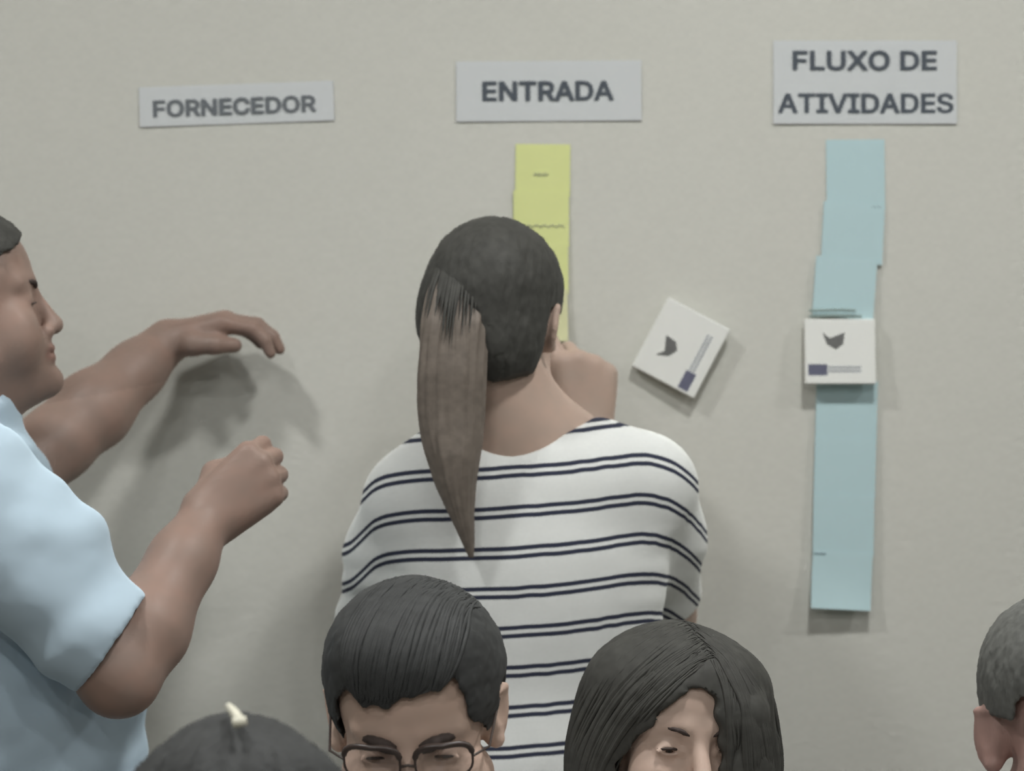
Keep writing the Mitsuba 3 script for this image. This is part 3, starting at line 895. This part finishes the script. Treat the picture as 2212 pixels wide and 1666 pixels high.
# ================================================================== the seated row in front
def seated(P, f, skin, shirt, width=1.0, lean=0.0, back=.13):
    """Joins a head frame to a seated body on a chair that faces the photographer; adds clothes, trousers, shoes. Returns the neck."""
    hx, hy, hz = f.p((0, .03, -.08))
    fw = np.array([0, -1.0, 0])
    neck = np.array([hx + lean * .35, hy + .02, hz - .075])
    pel = np.array([hx + lean, hy + back, .56])
    sh = [neck + [x * .165 * width, .02, -.065] for x in (-1, 1)]
    F = Field(*[np.arange(l, h, .008) for l, h in ((hx - .42, hx + .42), (hy - .42, hy + .34), (.42, neck[2] + .07))])
    up = unit(neck - pel)
    R = np.stack([np.array([1, 0, 0]), np.cross(up, [1, 0, 0]), up], 1)
    c = pel + (neck - pel) * .62
    F.ell(c, (.175 * width, .125, .21), R, .06)
    F.ell(pel + (neck - pel) * .28, (.165 * width, .13, .19), R, .07)
    F.cone(sh[0], sh[1], .062, .062, .05)
    F.cone(neck + [0, .005, -.03], neck + [0, 0, .012], .085, .066, .03)
    el = [sh[i] + [x * .008, -.05, -.27] for i, x in enumerate((-1, 1))]
    wr = [np.array([pel[0] + x * .10, hy - .22, .60]) for x in (-1, 1)]
    for i in (0, 1):
        F.chain([sh[i], el[i]], [.062, .052], .04)
        F.chain([el[i], wr[i] + .15 * (el[i] - wr[i])], [.052, .042], .02)
    F.cone(neck + [0, -.004, -.02], f.p((0, .004, -.06)), .053, .063, .008, 'sub')
    m = displace(F.mesh(2), lambda V: .008 * (meshkit.fbm(V * 11, 3, 6) - .5))
    part(P, 'shirt', ply(m, shirt, True))
    hips = [pel + [x * .08, -.02, -.035] for x in (-1, 1)]
    knees = [pel + [x * .085, -.40, -.02] for x in (-1, 1)]
    ank = [np.array([pel[0] + x * .09, pel[1] - .39, .09]) for x in (-1, 1)]
    pants(P, hips, knees, ank, 'm_cloth_dark', .085, .065, .05)
    shoes(P, ank, fw)
    return neck, el, wr, pel


def seated_skin(P, f, neck, el, wr, pel, skin, stubble=0.0, res=.0024, **hd):
    """Head, neck, shoulders, arms and hands of a seated person: one surface, fine at the head."""
    hx, hy = f.o[0], f.o[1]
    F = Field(axis_grid([(hx - .40, hx - .115, .008), (hx - .115, hx + .115, res), (hx + .115, hx + .40, .008)]),
              axis_grid([(hy - .34, hy - .13, .0075), (hy - .13, hy + .14, res * 1.15), (hy + .14, hy + .22, .008)]),
              axis_grid([(.50, f.o[2] - .14, .0055), (f.o[2] - .14, f.o[2] + .15, res)]))
    head(F, f, **hd)
    F.cone(f.p((0, .022, -.07)), neck, .054, .058, .03)
    sh = [neck + (el[(x + 1) // 2] - neck) * [.86, 0, 0] + [0, .02, -.07] for x in (-1, 1)]
    for i, sd in ((0, 'R'), (1, 'L')):
        F.cone(neck, sh[i], .05, .045, .05)
        F.cone(sh[i], el[i], .045, .038, .03)
        F.cone(el[i], wr[i], .038, .027, .02)
        hand(F, wr[i], (.45 if i == 0 else -.45, -1, -.25), (0, -.1, -1), sd,
             [(22, 26, 18)] * 4, [(.040, .040, .014), (.066, .042, .024), (.088, .034, .030)], .98, .024, 1.1)
    F.cone(neck, neck + unit(pel - neck) * .15, .06, .07, .05)
    m = F.mesh(2)
    part(P, 'body', ply(m, 'm_skin', True, color=skin_color(np.array(m.vertices), skin, f, stubble=stubble)))


def chair(pel, label):
    k = thing('chair', label, 'chair', 'chairs of the seated row')
    x, y, z = pel[0], pel[1], .418
    part(k, 'seat', ply(soft_box((x - .185, y - .33, z - .03), (x + .185, y + .13, z), .01), 'm_chair'))
    part(k, 'backrest', ply(soft_box((x - .185, y + .15, z + .18), (x + .185, y + .18, z + .42), .01), 'm_chair'))
    for sx in (-1, 1):
        part(k, 'leg', ply(tube([(x + sx * .17, y - .30, 0), (x + sx * .165, y - .28, z - .03)], .011), 'm_metal', True))
        part(k, 'leg', ply(tube([(x + sx * .17, y + .16, 0), (x + sx * .165, y + .11, z - .02), (x + sx * .165, y + .165, z + .36)], .011), 'm_metal', True))


def spectacles(P, f):
    g = thing('glasses', 'thin dark-framed eyeglasses worn by the man looking down before the striped top', 'eyeglasses')
    y = -.104
    for s in (-1, 1):
        path = []
        for w in np.linspace(0, 2 * math.pi, 36, endpoint=False):
            c, d = math.cos(w), math.sin(w)  # a rounded rectangle
            e = (abs(c) ** 3.2 + abs(d) ** 3.2) ** (-1 / 3.2)
            path.append(f.p((s * .0335 + .0265 * c * e, y + .010 * abs(c * e) * (c * s > 0), +.003 + .0175 * d * e)))
        path = np.array(path)
        r = [.0012 + .0018 * (math.sin(w) > .25) for w in np.linspace(0, 2 * math.pi, 36, endpoint=False)]
        part(g, 'rim', ply(tube(path, r, True), 'm_frame', True))
        c = path.mean(0)
        tri = [[36, i, (i + 1) % 36] for i in range(36)]
        part(g, 'lens', ply((np.vstack([path, c]), np.array(tri)), 'm_lens'))
        part(g, 'temple', ply(tube([f.p((s * .0600, y + .010, .004)), f.p((s * .0750, -.078, .005)), f.p((s * .0815, .004, .012)), f.p((s * .0800, .026, -.004))], .0013), 'm_frame', True))
    part(g, 'bridge', ply(tube([f.p((-.0075, y, .000)), f.p((0, y - .003, .003)), f.p((.0075, y, .000))], .0014), 'm_frame', True))


def glasses_man():
    P = thing('person', 'man with short black hair and glasses looking down before the striped top', 'person')
    f = Frame(at(897, 1542, -1.05), rot(yaw=-2, pitch=21, roll=-2), 1.0)
    skin = (.57, .415, .338)
    neck, el, wr, pel = seated(P, f, skin, 'm_cloth_white', .95, -.08, .25)
    seated_skin(P, f, neck, el, wr, pel, skin, .12, lids=((1, .0022), (1, .0022)), full=.006)
    for s in (-1, 1):
        part(P, 'eye', eyeball(f, s, (0, -1, -.55)))
        part(P, 'eyelash', ply(tube([f.p((s * .032 + q, -.0838 + 34 * q * q, -.0012 - 11 * q * q)) for q in (-.0125, -.009, -.004, 0, .004, .009, .0125)], .0016), 'm_brow', True))
        part(P, 'eyebrow', ply(brow_mesh(f, s, -.0060, .0074), 'm_brow', True))
    H = Field(*[np.arange(f.o[k] - (.16, .17, .12)[k], f.o[k] + (.16, .17, .19)[k], .0028) for k in range(3)])
    skull(H, f, .0050)
    H.ell(f.p((-.004, -.012, .080)), f.sc * np.array((.070, .068, .042)), f.R, .03)      # the fuller top
    H.ell(f.p((.0, .03, .030)), f.sc * np.array((.085, .085, .080)), f.R, .03)
    x, y, z = H.local(f)
    poly = [(-.068, -.20), (-.070, .046), (-.060, .060), (-.046, .058), (-.034, .050), (-.020, .054), (.000, .066), (.025, .068), (.047, .072), (.053, .050), (.060, .026), (.066, .014), (.074, -.20)]
    xj = x + .004 * (meshkit.noise(np.stack([x * 160, z * 90, 0 * x], -1), 4) - .5) * 2
    H.F = np.maximum(H.F, -np.maximum(poly_sdf(poly, xj, z + .003 * np.sin(x * 260)), y + .012))
    H.F = np.maximum(H.F, (-.012 - .9 * np.maximum(y + .005, 0) - z))                         # sideburns, nape
    x2 = np.maximum(np.abs(np.abs(x) - .083) - .016, np.maximum(np.abs(y - .014) - .024, np.abs(z + .004) - .036))
    H.F = np.maximum(H.F, -x2)                                                                # round the ears

    def tex(V):
        L = f.inv(V)
        q = np.stack([L[:, 0] * 40, L[:, 1] * 110 - L[:, 0] * 60, L[:, 2] * 80], 1)
        return .0030 * (meshkit.fbm(q, 3, 17) - .45)
    rng = np.random.default_rng(3)
    gd = []
    for q in range(110):
        u, w = rng.uniform(-1, 1), rng.uniform(0, 1)
        gd.append([(.045 * u + .025, .06 - .05 * w, .10), (.055 * u + .015, .0, .128), (.064 * u - .002, -.055, .112), (.064 * u - .012, -.084, .080), (.064 * u - .018, -.094, .058)])
    part(P, 'hair', ply(snap_locks(displace(H.mesh(2), tex), f, gd, .0026, 4), 'm_hair_black', True))
    chair(pel, 'dark chair with metal legs under the man in glasses')
    spectacles(P, f)


def dark_haired_woman():
    P = thing('person', 'woman facing the camera, long side-parted dark hair over one eye', 'person')
    f = Frame(at(1456, 1590, -.80), rot(yaw=15, pitch=2, roll=3), .965)
    skin = (.53, .395, .325)
    neck, el, wr, pel = seated(P, f, skin, 'm_cloth_grey', .82, .09)
    seated_skin(P, f, neck, el, wr, pel, skin, 0, lids=((1, .0027), (1, .0027)), nose=.8)
    for s in (-1, 1):
        part(P, 'eye', eyeball(f, s, (0, -1, -.35)))
        part(P, 'eyelash', ply(tube([f.p((s * .032 + q, -.0838 + 34 * q * q, -.0008 - 11 * q * q)) for q in (-.0125, -.009, -.004, 0, .004, .009, .0125)], .0015), 'm_brow', True))
        part(P, 'eyebrow', ply(brow_mesh(f, s, -.002, .0026), 'm_brow', True))
    H = Field(*[np.arange(f.o[k] - (.17, .15, .32)[k], f.o[k] + (.17, .17, .17)[k], .0032) for k in range(3)])
    skull(H, f, .007)
    H.ell(f.p((0, .02, -.002)), f.sc * np.array((.090, .094, .100)), f.R, .04)
    for s in (-1, 1):
        b = .025 if s < 0 else 0
        H.chain([f.p((s * .055, -.02 + b, .05)), f.p((s * .070, -.020 + b, -.03)), f.p((s * .076, -.015 + b, -.14)), f.p((s * .075, -.02 + b, -.25))], [.041, .036, .034, .024], .04)
    H.chain([f.p((.026, -.062, .075)), f.p((.046, -.078, .035)), f.p((.052, -.080, -.02)), f.p((.075, -.05, -.10))], [.022, .026, .028, .03], .02)   # the lock over one eye
    H.chain([f.p((0, .06, .0)), f.p((0, .075, -.20))], [.07, .06], .04)
    x, y, z = H.local(f)
    poly = [(-.078, -.30), (-.080, -.03), (-.072, -.008), (-.060, .010), (-.046, .034), (-.028, .054), (-.012, .065), (.000, .066), (.010, .058), (.014, .040), (.018, .018), (.022, -.004), (.020, -.03), (.050, -.08), (.055, -.30)]
    H.F = np.maximum(H.F, -np.maximum(poly_sdf(poly, x + .0025 * np.sin(z * 210), z), y + .0))
    H.F = np.maximum(H.F, -(np.sqrt(((x) / .060) ** 2 + ((y + .01) / .085) ** 2 + ((z + .03) / .12) ** 2) - 1) * .05)

    def tex(V):
        L = f.inv(V)
        az = np.arctan2(L[:, 0] - .01, L[:, 1] + .03)
        q = np.stack([az * 12, L[:, 2] * 7, np.hypot(L[:, 0], L[:, 1]) * 14], 1)
        return .004 * (meshkit.fbm(q, 4, 27) - .45)
    rng = np.random.default_rng(8)
    gd = []
    for q in range(190):
        u, sx = rng.uniform(-.3, 1), rng.choice([-1, 1])
        if sx < 0:
            gd.append([(.008, -.050 + .11 * u, .112), (-.040 - .015 * u, -.066 + .09 * u, .072), (-.072, -.040 + .08 * u, .020), (-.084, -.020 + .06 * u, -.040), (-.084, -.01 + .05 * u, -.14)])
        else:
            gd.append([(.008, -.052 + .11 * u, .112), (.026 + .02 * u, -.084 + .08 * u, .070), (.036 + .035 * u, -.092 + .08 * u, .010), (.044 + .035 * u, -.085 + .07 * u, -.060), (.070, -.05 + .05 * u, -.14)])
    cl = []
    for q in range(70):
        u, sx = rng.uniform(0, 1), rng.choice([-1, 1])
        if sx < 0:
            cl.append(np.array([(.002, -.078, .088), (-.030, -.086, .066), (-.054, -.076, .034), (-.076, -.045, -.010), (-.084, -.020, -.090)]) + u * np.array([-.004, .030, .020]))
        else:
            cl.append(np.array([(.008, -.078, .088), (.019, -.096, .056), (.025, -.108, .004), (.030, -.104, -.040), (.058, -.070, -.120)]) + u * np.array([.024, .026, .016]))
    part(P, 'hair', ply(snap_locks(displace(H.mesh(3), tex), f, gd, .0026, 6, push=1.3, close=cl), 'm_hair_dark', True))
    chair(pel, 'dark chair with metal legs under the woman with side-parted hair')


def clip_person():
    P = thing('person', 'person at the bottom edge, only black hair with a cream clip showing', 'person')
    f = Frame(at(512, 1556, -1.55) + [0, 0, -.113], rot(yaw=8, pitch=4), .91)
    skin = (.45, .33, .27)
    neck, el, wr, pel = seated(P, f, skin, 'm_cloth_grey', .92, -.06, .05)
    seated_skin(P, f, neck, el, wr, pel, skin, 0, res=.0034)
    for s in (-1, 1):
        part(P, 'eye', eyeball(f, s))
        part(P, 'eyebrow', ply(brow_mesh(f, s, -.002, .0028), 'm_brow', True))
    H = Field(*[np.arange(f.o[k] - (.15, .15, .28)[k], f.o[k] + (.15, .17, .16)[k], .0034) for k in range(3)])
    skull(H, f, .008)
    H.ell(f.p((0, .015, .01)), f.sc * np.array((.084, .092, .090)), f.R, .04)
    for s in (-1, 1):
        H.chain([f.p((s * .06, .0, .04)), f.p((s * .066, -.005, -.04)), f.p((s * .070, .0, -.20))], [.032, .030, .022], .04)
    H.chain([f.p((0, .06, .0)), f.p((0, .07, -.20))], [.07, .06], .04)
    x, y, z = H.local(f)
    poly = [(-.050, -.30), (-.056, .00), (-.040, .045), (.0, .062), (.040, .045), (.056, .0), (.050, -.30)]
    H.F = np.maximum(H.F, -np.maximum(poly_sdf(poly, x, z), y + .0))
    H.F = np.maximum(H.F, np.where(np.abs(y - .005) < .06, -9, -9))
    m = displace(H.mesh(2), hair_noise(f, .005, 30, 4, 14))
    part(P, 'hair', ply(m, 'm_hair_black', True))
    c = thing('hair_clip', 'small cream hair clip on the black hair at the bottom edge', 'hair clip')
    a, b = at(494, 1527, -1.555), at(520, 1560, -1.60)
    part(c, 'bar', ply(tube([a, a + .5 * (b - a) + [0, -.003, .0015], b], [.0030, .0038, .0043]), 'm_clip', True))
    part(c, 'hinge', ply(tube([b + [-.006, 0, -.001], b + [.0045, 0, .001]], .0036), 'm_clip', True))
    chair(pel, 'dark chair with metal legs under the person with the hair clip')


def grey_man():
    P = thing('person', 'man with short grey hair at the right edge, one ear showing', 'person')
    f = Frame(at(2318, 1578, -1.05), rot(yaw=6, pitch=2), 1.02)
    skin = (.37, .235, .205)
    neck, el, wr, pel = seated(P, f, skin, 'm_cloth_white', .90, .13)
    seated_skin(P, f, neck, el, wr, pel, skin, .1, res=.0030)
    for s in (-1, 1):
        part(P, 'eye', eyeball(f, s))
        part(P, 'eyebrow', ply(brow_mesh(f, s), 'm_brow', True))
    H = Field(*[np.arange(f.o[k] - .16, f.o[k] + .19, .0034) for k in range(3)])
    skull(H, f, .0085)
    H.ell(f.p((0, .0, .065)), f.sc * np.array((.074, .090, .060)), f.R, .03)
    x, y, z = H.local(f)
    poly = [(-.068, -.20), (-.070, .035), (-.05, .068), (.05, .068), (.070, .035), (.068, -.20)]
    H.F = np.maximum(H.F, -np.maximum(poly_sdf(poly, x, z), y + .0))
    H.F = np.maximum(H.F, (.016 - 1.0 * np.maximum(y - .03, 0) - z))
    part(P, 'hair', ply(displace(H.mesh(2), hair_noise(f, .004, 40, 8, 3)), 'm_hair_grey', True))
    chair(pel, 'dark chair with metal legs under the man with grey hair')


left_man()
striped_woman()
glasses_man()
dark_haired_woman()
clip_person()
grey_man()
